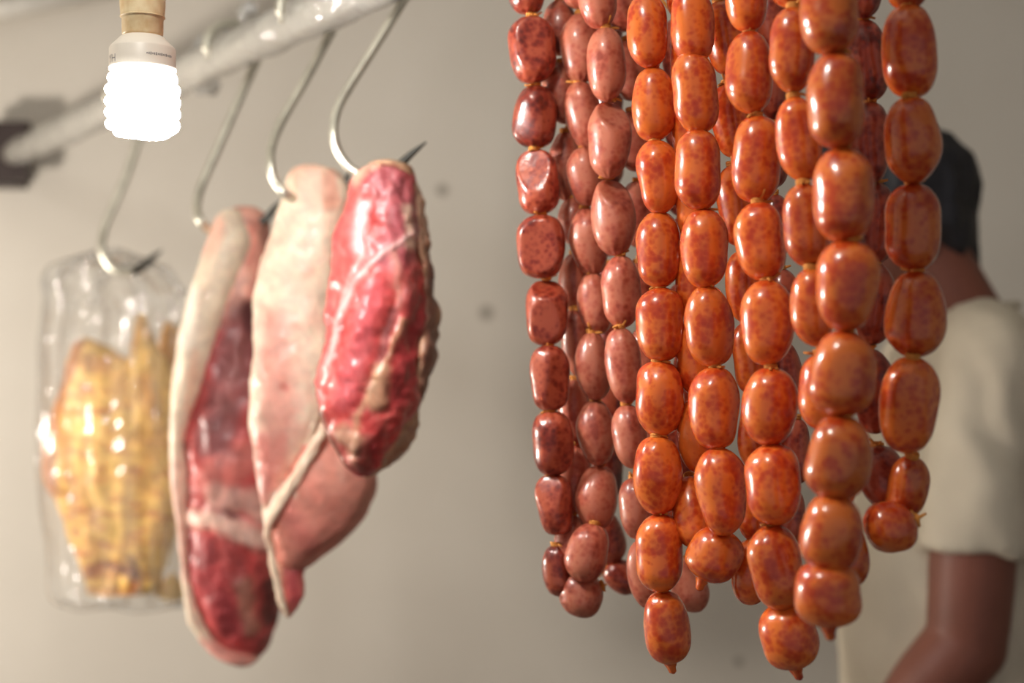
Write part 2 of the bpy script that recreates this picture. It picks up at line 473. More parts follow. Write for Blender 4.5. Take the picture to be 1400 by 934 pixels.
def lump(name, rows, d0, thick, base, strokes, mat, parent, seed=1, nv=150, nu=110, rough=.003, fine=.0012, expo=1.0, mottled=(None, 0), skew=0, slope=0,
         stretch=(1, 1)):
    """closed lump: rows=(py, xl, xr) give its outline at distance d0; thick = half depth in metres.
    strokes = (points, radius, soft, colour, strength, relief) in the same frame."""
    ys = np.array([r[0] for r in rows], float); a = np.array([r[1] for r in rows], float); c = np.array([r[2] for r in rows], float)
    # smooth resample
    sp_ = np.array(spline([tuple(map(float, r)) for r in rows], 10)); o = np.argsort(sp_[:, 0]); sp_ = sp_[o]
    t = np.linspace(0, 1, nv); t = .5 - .5 * np.cos(math.pi * t) * (1) ; t = .6 * t + .4 * np.linspace(0, 1, nv)
    yy = ys[0] + (ys[-1] - ys[0]) * t
    xl = np.interp(yy, sp_[:, 0], sp_[:, 1]); xr = np.interp(yy, sp_[:, 0], sp_[:, 2])
    wmax = (xr - xl).max()
    th = np.arange(nu) / nu * 2 * math.pi
    cs, sn = np.cos(th), np.sin(th)
    cs_ = np.sign(cs) * np.abs(cs) ** expo; sn_ = np.sign(sn) * np.abs(sn) ** expo
    xc = (xl + xr) / 2; hw = (xr - xl) / 2
    T = thick * np.clip(hw * 2 / wmax, .02, 1) ** .6
    X = xc[:, None] + hw[:, None] * cs_[None]; Y = np.repeat(yy[:, None], nu, 1)
    D = d0 - T[:, None] * sn_[None] + slope * (Y - ys.mean()) / FPX + skew * cs[None] * T[:, None]
    k = 1 / 60.
    ed = pnoise(X / 75., Y / 120., (D - d0) * 14, seed); ef = pnoise(X / 26., Y / 34., (D - d0) * 40, seed + 9) + .5 * pnoise(X / 11., Y / 13., (D - d0) * 90, seed + 5)
    endf = sstep(0, .04, t)[:, None] * sstep(1, .96, t)[:, None]
    disp = (ed * rough * 2 + ef * fine * 2) * (.3 + .7 * endf)
    X = X + cs[None] * disp * FPX / d0; D = D - sn[None] * disp
    front = sn[None] > -.15
    fw = sstep(-.15, .35, sn)[None]
    colr = np.zeros((nv, nu, 4)); colr[:] = base
    if mottled[0] is not None:
        al = sstep(-.15, .35, fbm(X / 14. * stretch[0], Y / 14. * stretch[1], 0, seed + 3)) * mottled[1]
        colr = colr * (1 - al[..., None]) + np.array(mottled[0]) * al[..., None]
        al = sstep(.05, .40, fbm(X / 5. * stretch[0], Y / 5. * stretch[1], 0, seed + 13)) * mottled[1] * .6
        colr = colr * (1 - al[..., None]) + np.array(mottled[0]) * al[..., None]
    wx = X + 7 * fbm(X / 18., Y / 18., 0, seed + 20); wy = Y + 7 * fbm(X / 18., Y / 18., 0, seed + 30)
    for (pts, r, soft, cc, stg, rel) in strokes:
        al = sstep(r + soft, r - soft, seg_dist(wx, wy, pts)) * stg
        if rel: D = D - rel * al * fw
        if cc is not None: colr = colr * (1 - al[..., None]) + np.array(cc) * al[..., None]
    V = [tuple(P(X[i, j], Y[i, j], D[i, j]) if False else ((X[i, j] - 700) / FPX * d0, D[i, j], CAMZ + (467 - Y[i, j]) / FPX * d0)) for i in range(nv) for j in range(nu)]
    F = [(i * nu + j, (i + 1) * nu + j, (i + 1) * nu + (j + 1) % nu, i * nu + (j + 1) % nu) for i in range(nv - 1) for j in range(nu)]
    F = [f[::-1] for f in F]
    n0 = len(V); V.append(tuple(np.mean(V[:nu], 0))); V.append(tuple(np.mean(V[(nv - 1) * nu:nv * nu], 0)))
    for j in range(nu):
        F.append((n0, j, (j + 1) % nu)); F.append((n0 + 1, (nv - 1) * nu + (j + 1) % nu, (nv - 1) * nu + j))
    vc = np.concatenate([colr.reshape(-1, 4), colr[0].mean(0)[None], colr[-1].mean(0)[None]])
    return mobj(name, V, F, mat, parent, True, None, vc)


CREAM = lin(242, 222, 196); CREAM2 = lin(235, 204, 178); PINK = lin(224, 142, 124); LPINK = lin(236, 184, 165); RED = lin(204, 74, 72)
DRED = lin(156, 44, 50); MAROON = lin(140, 84, 84); PURP = lin(170, 96, 104); SILV = lin(224, 196, 196); TAN = lin(200, 158, 124); DTAN = lin(140, 98, 80)

# ---- meat with the red face (rightmost)
D4 = 1.35
m4 = empty('meat_cut', P(520, 240, D4))
tag(m4, 'deep red glossy meat cut with white sinew lines, the smallest and rightmost hanging piece', 'meat', 'raw meat cuts hanging from the pipe')
lump('red_muscle', [(226, 504, 540), (236, 490, 562), (260, 480, 572), (300, 468, 574), (350, 458, 580), (400, 452, 584), (450, 446, 582), (500, 441, 578),
                    (550, 440, 568), (580, 446, 556), (610, 457, 540), (632, 468, 525), (650, 484, 508)], D4, .045, RED, [
    ([(530, 240), (560, 300), (540, 350)], 26, 14, PURP, .75, .002),
    ([(500, 290), (492, 340)], 12, 8, SILV, .8, .003),
    ([(560, 290), (566, 340)], 6, 5, CREAM2, .8, .002),
    ([(486, 262), (478, 340), (462, 400)], 10, 7, lin(205, 84, 80), .8, 0),
    ([(568, 325), (520, 358), (490, 392), (470, 440), (452, 520)], 3.5, 3, lin(238, 190, 185), .85, .0035),
    ([(505, 340), (480, 395), (462, 460), (450, 500)], 3, 3, lin(232, 170, 165), .7, .0025),
    ([(545, 350), (552, 420), (530, 470)], 4, 5, LPINK, .5, .002),
    ([(520, 400), (500, 470), (478, 540)], 16, 12, lin(204, 92, 98), .8, .004),
    ([(545, 430), (515, 520), (500, 560)], 6, 5, DRED, .8, -.004),
    ([(575, 420), (560, 500), (545, 540)], 18, 10, DRED, .8, 0),
    ([(560, 395), (540, 440), (520, 500)], 2.5, 2.5, lin(222, 150, 150), .6, .002),
    ([(555, 440), (530, 500), (500, 560), (492, 610)], 4, 4, TAN, .75, .003),
    ([(528, 505), (520, 545)], 12, 6, TAN, .85, .004),
    ([(476, 590), (492, 600), (498, 625)], 13, 7, lin(206, 160, 132), .85, .004),
    ([(446, 560), (456, 600), (476, 632)], 5, 4, DTAN, .8, .002),
    ([(508, 612), (500, 640)], 13, 6, DRED, .8, .0),
    ([(520, 228), (505, 232), (492, 250)], 7, 5, lin(225, 170, 145), .9, .002),
], M['meat'], m4, 4, rough=.005, fine=.0022, mottled=(lin(222, 126, 118), .6), stretch=(1.6, .6))
lump('fat_rim', [(222, 520, 545), (228, 508, 564), (240, 536, 577), (270, 556, 583), (300, 562, 584), (330, 566, 588), (360, 570, 595), (385, 572, 599), (420, 572, 598),
                 (450, 568, 597), (480, 562, 595), (520, 556, 589), (555, 546, 581), (585, 530, 568), (612, 515, 553), (635, 500, 534), (651, 492, 512)], D4 + .012, .040, TAN, [
    ([(575, 250), (580, 300), (572, 340)], 7, 5, lin(224, 184, 158), .8, 0),
    ([(590, 380), (592, 460), (582, 540)], 9, 6, lin(122, 76, 66), .8, 0),
    ([(572, 420), (566, 520), (545, 590)], 5, 4, DTAN, .7, 0),
    ([(590, 345), (597, 390)], 5, 4, lin(112, 60, 56), .8, .001),
    ([(530, 620), (545, 590)], 8, 6, lin(206, 150, 120), .8, .001),
], M['fat'], m4, 14, rough=.006, fine=.003, mottled=(lin(168, 112, 92), .7))

# ---- meat with the cream fat face (middle)
D3 = 1.50
m3 = empty('meat_cut', P(430, 250, D3))
tag(m3, 'meat cut with cream fat face and pink rounded lobe low down, middle piece', 'meat', 'raw meat cuts hanging from the pipe')
lump('pink_lobe', [(560, 400, 450), (580, 392, 478), (610, 384, 500), (640, 376, 512), (670, 370, 511), (700, 366, 498), (725, 368, 482), (745, 372, 462), (762, 376, 440), (774, 384, 425)],
     D3 + .024, .052, lin(230, 150, 132), [
    ([(440, 620), (500, 680)], 20, 16, lin(232, 160, 140), .6, 0),
    ([(400, 690), (430, 740)], 14, 12, lin(206, 112, 104), .6, 0),
    ([(392, 665), (412, 668)], 5, 5, CREAM2, .7, .001),
    ([(470, 600), (475, 650)], 3, 5, lin(238, 184, 165), .6, 0),
], M['fat'], m3, 23, rough=.004, fine=.0008, mottled=(lin(214, 128, 112), .5))
lump('hanging_tail', [(745, 372, 436), (765, 374, 424), (785, 377, 416), (805, 379, 416), (822, 381, 413), (834, 386, 405), (843, 391, 398)], D3 + .01, .016, lin(206, 104, 98), [
    ([(378, 740), (382, 800), (392, 838)], 6, 4, lin(236, 178, 150), .9, .002),
    ([(405, 780), (405, 815)], 6, 5, lin(180, 70, 74), .8, 0),
], M['meat'], m3, 24, nv=60, nu=60, rough=.002)
lump('fat_slab', [(226, 414, 436), (232, 402, 460), (245, 394, 472), (265, 386, 475), (290, 374, 473), (320, 365, 466), (360, 356, 466), (400, 350, 464), (450, 347, 464), (500, 345, 462), (550, 345, 452),
                  (585, 347, 440), (620, 350, 424), (655, 355, 406), (690, 360, 390), (720, 364, 380), (745, 369, 379), (760, 373, 379)], D3, .036, CREAM, [
    ([(420, 240), (440, 270)], 26, 12, lin(238, 190, 165), .9, 0),
    ([(455, 240), (458, 285)], 9, 6, lin(214, 148, 126), .7, 0),
    ([(380, 450), (390, 560), (372, 640)], 26, 20, lin(228, 150, 136), .75, -.001),
    ([(360, 480), (366, 520)], 6, 6, lin(222, 140, 128), .6, -.001),
    ([(394, 527), (398, 530)], 5, 4, lin(206, 112, 100), .8, -.001),
    ([(366, 600), (365, 680)], 12, 8, lin(216, 124, 114), .75, 0),
    ([(390, 600), (378, 660)], 10, 8, lin(220, 134, 122), .7, 0),
    ([(436, 590), (428, 615), (402, 660), (372, 712)], 8, 4, lin(248, 230, 204), .95, .008),
    ([(400, 380), (430, 420)], 14, 12, lin(238, 206, 184), .6, .001),
], M['fat'], m3, 31, rough=.004, fine=.0012, mottled=(lin(236, 190, 168), .7), expo=.85)

q = [P(x, y, d) for x, y, d in spline([(446, 572, 1.475), (436, 598, 1.470), (420, 628, 1.470), (402, 658, 1.472), (384, 688, 1.474), (366, 722, 1.478), (370, 752, 1.484), (377, 790, 1.488), (384, 820, 1.490), (393, 842, 1.495)], 8)]
MB().tube(q, [(.0056 - .0020 * sstep(26, 44, i) + .0012 * mnoise.noise(Vector((i * .3, 2, 7)))) * (.35 + .65 * min(1, i / 8, (len(q) - 1 - i) / 5)) for i in range(len(q))], 18, True,
          lambda i, th: 1 + .45 * mnoise.noise(Vector((i * .35, math.cos(th) * 1.5, math.sin(th) * 1.5)))).build('fat_flap', M['fatedge'], m3)

# ---- long fat-edged cut (left)
D2 = 1.72
m2 = empty('meat_cut', P(330, 300, D2))
tag(m2, 'long meat cut with white fat rind down its left side and dark red flesh', 'meat', 'raw meat cuts hanging from the pipe')
lump('dark_muscle', [(284, 322, 350), (294, 306, 360), (320, 306, 364), (360, 300, 366), (400, 288, 370), (450, 276, 374), (500, 264, 378), (550, 254, 380), (600, 249, 382), (650, 250, 384), (700, 252, 385),
                     (750, 254, 386), (800, 259, 384), (840, 268, 380), (865, 282, 374), (885, 296, 366), (900, 318, 354)], D2, .05, RED, [
    ([(340, 300), (330, 360), (318, 410)], 34, 12, lin(238, 176, 156), .95, .004),
    ([(352, 310), (350, 360)], 8, 6, lin(222, 138, 122), .7, 0),
    ([(340, 440), (325, 520), (300, 600)], 28, 14, MAROON, .85, -.006),
    ([(338, 460), (318, 560)], 8, 8, lin(176, 108, 104), .6, .002),
    ([(345, 420), (350, 450)], 8, 6, lin(90, 40, 44), .8, -.004),
    ([(262, 600), (262, 680)], 16, 10, lin(208, 92, 88), .9, .003),
    ([(300, 650), (350, 620)], 20, 12, lin(222, 128, 118), .9, .002),
    ([(258, 706), (300, 700), (340, 720), (372, 736)], 12, 8, lin(244, 204, 186), .95, .006),
    ([(310, 672), (350, 680), (372, 700)], 16, 10, lin(240, 190, 174), .85, .004),
    ([(322, 690), (330, 700)], 4, 3, lin(96, 44, 50), .8, -.002),
    ([(275, 750), (300, 790), (330, 840)], 26, 12, lin(172, 62, 66), .9, .001),
    ([(330, 750), (340, 800)], 14, 10, lin(182, 76, 74), .8, .002),
    ([(345, 790), (352, 850)], 10, 7, lin(186, 128, 108), .85, .003),
    ([(362, 745), (376, 770)], 9, 7, lin(190, 92, 84), .8, 0),
    ([(374, 790), (372, 840)], 9, 7, lin(92, 46, 42), .9, 0),
    ([(280, 862), (310, 884), (345, 897)], 9, 6, lin(232, 168, 152), .95, .004),
], M['meat_matte'], m2, 41, nv=190, rough=.005, fine=.0018, mottled=(lin(176, 88, 86), .6), stretch=(1.6, .6))
lump('fat_rind', [(288, 306, 330), (300, 296, 338), (330, 286, 346), (370, 270, 336), (410, 254, 322), (450, 243, 306), (500, 236, 290), (550, 231, 272), (600, 230, 256), (650, 234, 257),
                  (700, 239, 258), (750, 243, 260), (800, 249, 266), (840, 257, 278), (870, 272, 298), (890, 288, 332), (900, 304, 352), (907, 322, 346)], D2 - .022, .036, CREAM, [
    ([(300, 310), (290, 340)], 14, 8, lin(236, 178, 158), .85, 0),
    ([(270, 400), (262, 470)], 12, 8, lin(248, 236, 220), .8, .001),
    ([(240, 640), (250, 780)], 12, 10, lin(236, 186, 168), .8, 0),
    ([(280, 880), (340, 900)], 14, 8, lin(226, 150, 138), .9, 0),
    ([(275, 480), (262, 560)], 4, 4, lin(240, 190, 160), .7, 0),
], M['fat'], m2, 52, rough=.003, fine=.001, mottled=(lin(240, 208, 184), .4))

# ---- bag with yellow cured skin
D1 = 2.12
bag_in = empty('cured_meat_slab', P(160, 470, D1))
tag(bag_in, 'yellow cured meat slab with brown charred edges inside the clear plastic bag', 'meat')
spots = []
rnd = random.Random(5)
for i in range(90):
    x = rnd.uniform(88, 236); y = rnd.uniform(520, 800)
    spots.append(([(x, y), (x + rnd.uniform(4, 20), y + rnd.uniform(-3, 3))], rnd.uniform(1.5, 3.5), 3, lin(196, 118, 62), rnd.uniform(.7, 1), 0))
YE = lin(255, 210, 116)
lump('slab_body', [(462, 112, 122), (470, 104, 134), (485, 98, 162), (498, 92, 196), (530, 82, 236), (570, 68, 246), (610, 62, 250), (640, 60, 250), (660, 64, 248), (680, 76, 246), (710, 86, 242), (740, 96, 238),
                   (770, 104, 230), (800, 112, 214), (812, 118, 206)], D1, .03, YE, [
    ([(112, 470), (84, 550), (66, 640), (76, 670)], 10, 6, lin(176, 104, 50), .95, .003),
    ([(78, 620), (74, 655)], 7, 6, lin(138, 84, 56), .8, 0),
    ([(130, 495), (150, 500)], 12, 8, lin(196, 140, 92), .8, 0),
    ([(90, 600), (110, 680)], 9, 8, lin(206, 150, 86), .6, 0),
    ([(120, 780), (150, 770), (190, 780)], 7, 6, lin(160, 92, 46), 1, -.002),
    ([(185, 760), (186, 800)], 6, 5, lin(110, 60, 36), 1, 0),
    ([(120, 806), (195, 806)], 5, 5, lin(166, 104, 56), .8, 0),
    ([(150, 560), (160, 720)], 24, 20, lin(252, 214, 120), .8, .003),
    ([(84, 560), (240, 556)], 3, 4, lin(214, 140, 74), .6, -.0015), ([(84, 600), (244, 604)], 3, 4, lin(214, 140, 74), .6, -.0015), ([(84, 652), (240, 648)], 3, 4, lin(214, 140, 74), .6, -.0015),
    ([(96, 700), (240, 704)], 3, 4, lin(204, 130, 66), .6, -.0015), ([(104, 742), (230, 740)], 3, 4, lin(204, 130, 66), .6, -.0015),
] + spots, M['cured'], bag_in, 61, rough=.006, fine=.002, mottled=(lin(236, 170, 84), .6), expo=.8, stretch=(.6, 1.6))
lump('slab_flap', [(428, 190, 196), (445, 186, 202), (470, 180, 214), (500, 172, 232), (540, 168, 244), (590, 170, 244)], D1 - .02, .02, YE, [
    ([(192, 440), (184, 480)], 6, 5, lin(196, 130, 66), .7, 0),
    ([(200, 520), (210, 560)], 10, 8, lin(200, 140, 84), .7, 0),
], M['cured'], bag_in, 62, nv=60, nu=60, rough=.004, mottled=(lin(206, 140, 66), .5))
lump('slab_corner', [(440, 226, 232), (455, 218, 246), (480, 216, 252), (520, 222, 256), (560, 230, 254)], D1 + .02, .012, lin(226, 166, 78), [], M['cured'], bag_in, 63, nv=40, nu=40)
lump('slab_scrap', [(784, 232, 240), (800, 214, 252), (812, 210, 254), (820, 222, 250)], D1 + .02, .012, YE, [], M['cured'], bag_in, 64, nv=30, nu=40)

bag = empty('plastic_bag', P(165, 372, D1))
tag(bag, 'clear crinkled plastic bag hanging from the leftmost hook and holding the yellow slab', 'bag')


def bag_mesh():
    rows = [(340, 140, 160), (348, 112, 186), (356, 86, 204), (364, 66, 222), (385, 60, 240), (410, 64, 252), (460, 55, 260), (520, 54, 262), (600, 52, 264), (680, 56, 264), (740, 64, 262), (780, 66, 260), (806, 66, 258), (822, 72, 254), (830, 84, 246)]
    sp_ = np.array(spline(rows, 10)); nv, nu = 170, 150; yy = np.linspace(rows[0][0], rows[-1][0], nv)
    xl = np.interp(yy, sp_[:, 0], sp_[:, 1]); xr = np.interp(yy, sp_[:, 0], sp_[:, 2]); V = []
    for i in range(nv):
        t = i / (nv - 1); xc = (xl[i] + xr[i]) / 2; hw = (xr[i] - xl[i]) / 2
        T = .006 + .050 * math.sin(math.pi * min(1, max(0, (t - .02) / .98)) ** .8) ** .7
        for j in range(nu):
            th = 2 * math.pi * j / nu; c, s = math.cos(th), math.sin(th)
            s_ = math.copysign(abs(s) ** .8, s); c_ = math.copysign(abs(c) ** .85, c)
            w1 = mnoise.noise(Vector((c * 6, s * 6, t * 1.6))) * .012 + mnoise.noise(Vector((c * 15, s * 15, t * 3 + 9))) * .006
            w2 = abs(mnoise.noise(Vector((c * 4 + 3, s * 4, t * 11)))) * (.016 if t < .25 else .006)
            X = xc + hw * c_ + (w1 + w2) * c * FPX / D1 * .25
            V.append(((X - 700) / FPX * D1, D1 - T * s_ - (w1 + w2) * s, CAMZ + (467 - yy[i] - 5 * mnoise.noise(Vector((c * 3, s * 3, 20)))) / FPX * D1))
    F = [(i * nu + j, i * nu + (j + 1) % nu, (i + 1) * nu + (j + 1) % nu, (i + 1) * nu + j) for i in range(nv - 1) for j in range(nu)]
    return V, F


V, F = bag_mesh(); mobj('bag_film', V, F, M['film'], bag)
# gathered neck of the bag bunched on the hook, and the seam at its bottom
mb = MB()
for k, pp in enumerate((((150, 352), (120, 352), (98, 362), (72, 392)), ((165, 362), (200, 360), (228, 372), (250, 402)), ((158, 356), (140, 380), (128, 420)), ((172, 362), (190, 392), (186, 430)))):
    q = [P(x, y, D1 - .035 + .01 * (k % 2)) for x, y in spline(list(pp), 8)]
    mb.tube(q, [.004 + .004 * math.sin(i * 1.3 + k) ** 2 for i in range(len(q))], 8, True, lambda i, th: 1 + .4 * math.sin(2 * th + i * .7))
mb.build('gathered_fold', M['film'], bag)
q = [P(x, y, D1 - .004) for x, y in spline([(84, 824), (110, 832), (150, 828), (190, 834), (246, 826)], 10)]
MB().tube(q, .004, 8, True, lambda i, th: 1 + .5 * math.sin(2 * th)).build('bottom_seam', M['film'], bag)

# ------------------------------------------------------------------ meat hooks


def hook(cpx, shank, hidden, tip, d, label, r):
    cd = .7535 / ((cpx - 700) / FPX + .63); c = pipe_pt(cd); R = .034
    root = empty('meat_hook', c + UP * R); tag(root, label, 'hook', 'steel hooks on the pipe')
    arc = [tuple(c + PN * (R * math.cos(math.radians(a))) + UP * (R * math.sin(math.radians(a)))) for a in (200, 165, 130, 95, 60, 30, 0)]
    de = arc[-1][1]; n = len(shank)
    pts = [tuple(P(x, y, de + (d - de) * (k + 1) / n)) for k, (x, y) in enumerate(shank)]
    low = [tuple(P(x, y, d + dd)) for x, y, dd in hidden]; tp = [tuple(P(x, y, d + dd)) for x, y, dd in tip]
    q = spline(arc + pts + low, 8)
    MB().tube(q, [r * (.55 if i < 4 else 1) for i in range(len(q))], 16).build('hook_shank', M['steel'], root)
    q = spline([low[-1]] + tp, 8); n = len(q)
    MB().tube(q, [r * (1 - .85 * (i / (n - 1)) ** 2.5) for i in range(n)], 12).build('hook_point', M['tip'], root)


hook(520, [(536, 26), (506, 74), (478, 118), (461, 150), (456, 182)], [(464, 210, 0), (482, 232, 0), (508, 244, .0)], [(540, 230, -.0), (562, 211, 0), (583, 194, 0)], 1.35,
     'curved steel hook holding the deep red meat cut, rightmost of the hooks', .0046)
hook(422, [(440, 68), (416, 112), (386, 164), (372, 198), (370, 224)], [(376, 248, 0), (392, 266, .0), (415, 277, .03), (440, 276, .04)], [(462, 264, .035), (473, 248, .03), (477, 234, .03)], 1.462,
     'curved steel hook holding the cream-faced meat cut, second hook from the right', .0049)
hook(318, [(334, 120), (314, 166), (292, 216), (274, 258), (269, 284)], [(274, 302, -.01), (290, 316, .0), (325, 316, .0)], [(360, 302, 0), (376, 284, 0), (390, 270, 0)], 1.70,
     'curved steel hook holding the long fat-edged meat cut, third hook from the right', .0054)
hook(178, [(190, 188), (176, 232), (158, 276), (143, 312), (139, 338)], [(146, 358, 0), (160, 371, -.0), (182, 372, 0)], [(198, 362, .01), (210, 351, .01), (222, 342, .01)], 2.06,
     'curved steel hook holding the plastic bag, directly below the light bulb', .0060)

# ------------------------------------------------------------------ sausages


def link_mesh(w, h, seed, flats=(), taper=0., bend=0., mat=None, rows=34, seg=40, wr=1.0, pw=2.7):
    rg = random.Random(seed); V = []; F = []; R = w / 2; H = h / 2
    k1 = rg.randint(7, 10); p1 = rg.random() * 6
    fl = list(flats)
    for i in range(rows):
        u = -math.cos(math.pi * i / (rows - 1)); t = .72 * u + .28 * (2 * i / (rows - 1) - 1)
        prof = max(0, 1 - abs(t) ** pw) ** .5
        r = max(R * prof * (1 - taper * t), .0014)
        pin = sstep(.62, .98, abs(t))
        for k in range(seg):
            th = 2 * math.pi * k / seg
            rr = r * (1 + .05 * wr * float(pin) * math.cos(k1 * th + p1 + (3 if t > 0 else 0)))
            q = Vector((rr * math.cos(th) + bend * (1 - t * t), rr * math.sin(th), H * t))
            nn = mnoise.noise(q * 42 + Vector((seed * 3.7, 0, 0))) * R * .13 * prof
            q += Vector((math.cos(th), math.sin(th), t * .5)) * nn
            for (nv, c, s) in fl:
                e = q.dot(nv) - c * R
                if e > 0: q -= nv * (s * e * e / (e + .12 * R))
            V.append(q)
    for i in range(rows - 1):
        for k in range(seg):
            k2 = (k + 1) % seg; F.append((i * seg + k, i * seg + k2, (i + 1) * seg + k2, (i + 1) * seg + k))
    F.append(tuple(range(seg))[::-1]); F.append(tuple((rows - 1) * seg + k for k in range(seg)))
    me = bpy.data.meshes.new('sausage_link'); me.from_pydata(V, [], F); me.update()
    me.polygons.foreach_set('use_smooth', [True] * len(me.polygons)); me.materials.append(mat)
    return me


def knot_mesh(seed):
    rg = random.Random(seed); mb = MB()
    pts = [Vector((.0030 * math.cos(a), .0030 * math.sin(a), .0004 * math.sin(2 * a))) for a in [2 * math.pi * k / 12 for k in range(13)]]
    mb.tube(pts, .0011, 6)
    pts = [p * 1.05 + Vector((0, 0, .0014)) for p in pts]; mb.tube(pts, .0010, 6)
    a0 = rg.uniform(math.pi, 2 * math.pi)
    for s in (0, rg.uniform(.5, 1.4)):
        a = a0 + s; L = rg.uniform(.005, .010)
        d = Vector((math.cos(a), math.sin(a), rg.uniform(-.2, .7))).normalized()
        mb.tube([d * .002, d * (L * .6) + Vector((0, 0, .0005)), d * L + Vector((0, 0, rg.uniform(-.001, .003)))], [.0012, .0010, .0007], 6)
    me = bpy.data.meshes.new('twine_knot'); me.from_pydata([tuple(v) for v in mb.v], [], mb.f); me.update()
    me.polygons.foreach_set('use_smooth', [True] * len(me.polygons)); me.materials.append(M['twine']); return me


KNOTS = [knot_mesh(k) for k in range(8)]
SEED = [100]


def strand(label, matname, d, links, tip=False, chain2=None, chain2_mat=None, turn=None, dslope=0, wr=1., flats=None, extend=True, pw=2.7, lenf=1.05):
    """links = (cx, cy, w, h[, dd]) from top to bottom; chain2 = the other leg of a loop; turn = the link joining both at the bottom"""
    c = pipe_pt(d); root = empty('sausage_string', c)
    tag(root, label, 'sausages', 'strings of linked sausages hanging from the pipe')
    mat = M[matname]

    def place(cx, cy, w, h, dd, axis, seed, mt, fl=(), tilt=None, knot=True, tipped=False):
        dist = d + dd; s = dist / FPX; ctr = P(cx, cy, dist); rg = random.Random(seed)
        me = link_mesh(w * s, h * s * lenf, seed, fl, rg.uniform(-.05, .05), rg.uniform(-.0012, .0012), mt, wr=wr, pw=pw + rg.uniform(-.3, .35))
        o = bpy.data.objects.new('sausage', me); COL.objects.link(o); o.parent = root; o.location = ctr - wloc(root)
        ax = axis.normalized(); o.rotation_mode = 'QUATERNION'; o.rotation_quaternion = UP.rotation_difference((ax + Vector((rg.uniform(-.09, .09), rg.uniform(-.12, .12), 0))).normalized())
        if knot:
            kn = bpy.data.objects.new('twine_knot', KNOTS[seed % 8]); COL.objects.link(kn); kn.parent = o
            kn.location = (0, 0, h * s * lenf / 2 - .0002); kn.rotation_euler = (0, 0, rg.uniform(-.9, .9)); kn.scale = (1.15,) * 3
        if tipped:
            z = -h * s * lenf / 2
            mb = MB(); mb.tube([(0, 0, z + .004), (0, 0, z + .001), (.0004, 0, z - .003), (.001, 0, z - .006), (.0012, 0, z - .0075)], [.0075, .0048, .0030, .0026, .0010], 12, True,
                               lambda i, th: 1 + .12 * math.sin(5 * th))
            me2 = bpy.data.meshes.new('casing_tip'); me2.from_pydata([tuple(v) for v in mb.v], [], mb.f); me2.update()
            me2.polygons.foreach_set('use_smooth', [True] * len(me2.polygons)); me2.materials.append(M['darkdry'] if mt is not M['fresh'] else M['fresh'])
            t_ = bpy.data.objects.new('casing_tip', me2); COL.objects.link(t_); t_.parent = o
        return o

    def leg(ls, mt, last_tip, target=None, fl=None):
        ls = [tuple(l) + ((0,) if len(l) == 4 else ()) for l in ls]
        n0 = 0
        if extend:
            p = ls[1][1] - ls[0][1] if len(ls) > 1 else 100; dx = (ls[1][0] - ls[0][0]) * .6 if len(ls) > 1 else 0
            zlim = 467 - (PZ - CAMZ - .05) * FPX / d
            while ls[0][1] - p - ls[0][3] / 2 > zlim:
                l0 = ls[0]; ls.insert(0, (l0[0] - dx, l0[1] - p, l0[2], l0[3], l0[4])); n0 += 1
        W_ = [P(l[0], l[1], d + l[4]) for l in ls]
        for i, l in enumerate(ls):
            a = W_[max(i - 1, 0)]; b = W_[min(i + 1, len(ls) - 1)] if i < len(ls) - 1 or target is None else target
            SEED[0] += 1
            f_ = (fl or {}).get(i - n0, ())
            place(l[0], l[1], l[2], l[3], l[4] + random.Random(SEED[0]).uniform(-.003, .003), a - b, SEED[0], mt, f_, tipped=(last_tip and i == len(ls) - 1))
        top = W_[0] + UP * (ls[0][3] * d / FPX * .5)
        cc = pipe_pt(d); sg = 1 if (top - cc).dot(PN) > 0 else -1
        loop = [top, top * .45 + (cc + PN * sg * .032) * .55, cc + PN * sg * .032, cc + PN * sg * .024 + UP * .024, cc + UP * .032, cc - PN * sg * .024 + UP * .024, cc - PN * sg * .032 - UP * .002]
        MB().tube([Vector(v) for v in spline([tuple(v) for v in loop], 5)], .0013, 8).build('hanging_twine', M['twine'], root)
    tgt = None
    if turn: tgt = P(turn[0], turn[1] - turn[3] * .2, d + (turn[4] if len(turn) > 4 else 0))
    leg(links, mat, tip and not turn, tgt, flats)
    if chain2: leg(chain2, M[chain2_mat or matname], False, tgt)
    if turn:
        SEED[0] += 1; ax = Vector((math.sin(turn[5]), 0, math.cos(turn[5]))) if len(turn) > 5 else UP
        place(turn[0], turn[1], turn[2], turn[3], turn[4] if len(turn) > 4 else 0, ax, SEED[0], mat, tipped=tip)
    return root


def FL(x, y, z, c, s): return (Vector((x, y, z)).normalized(), c, s)


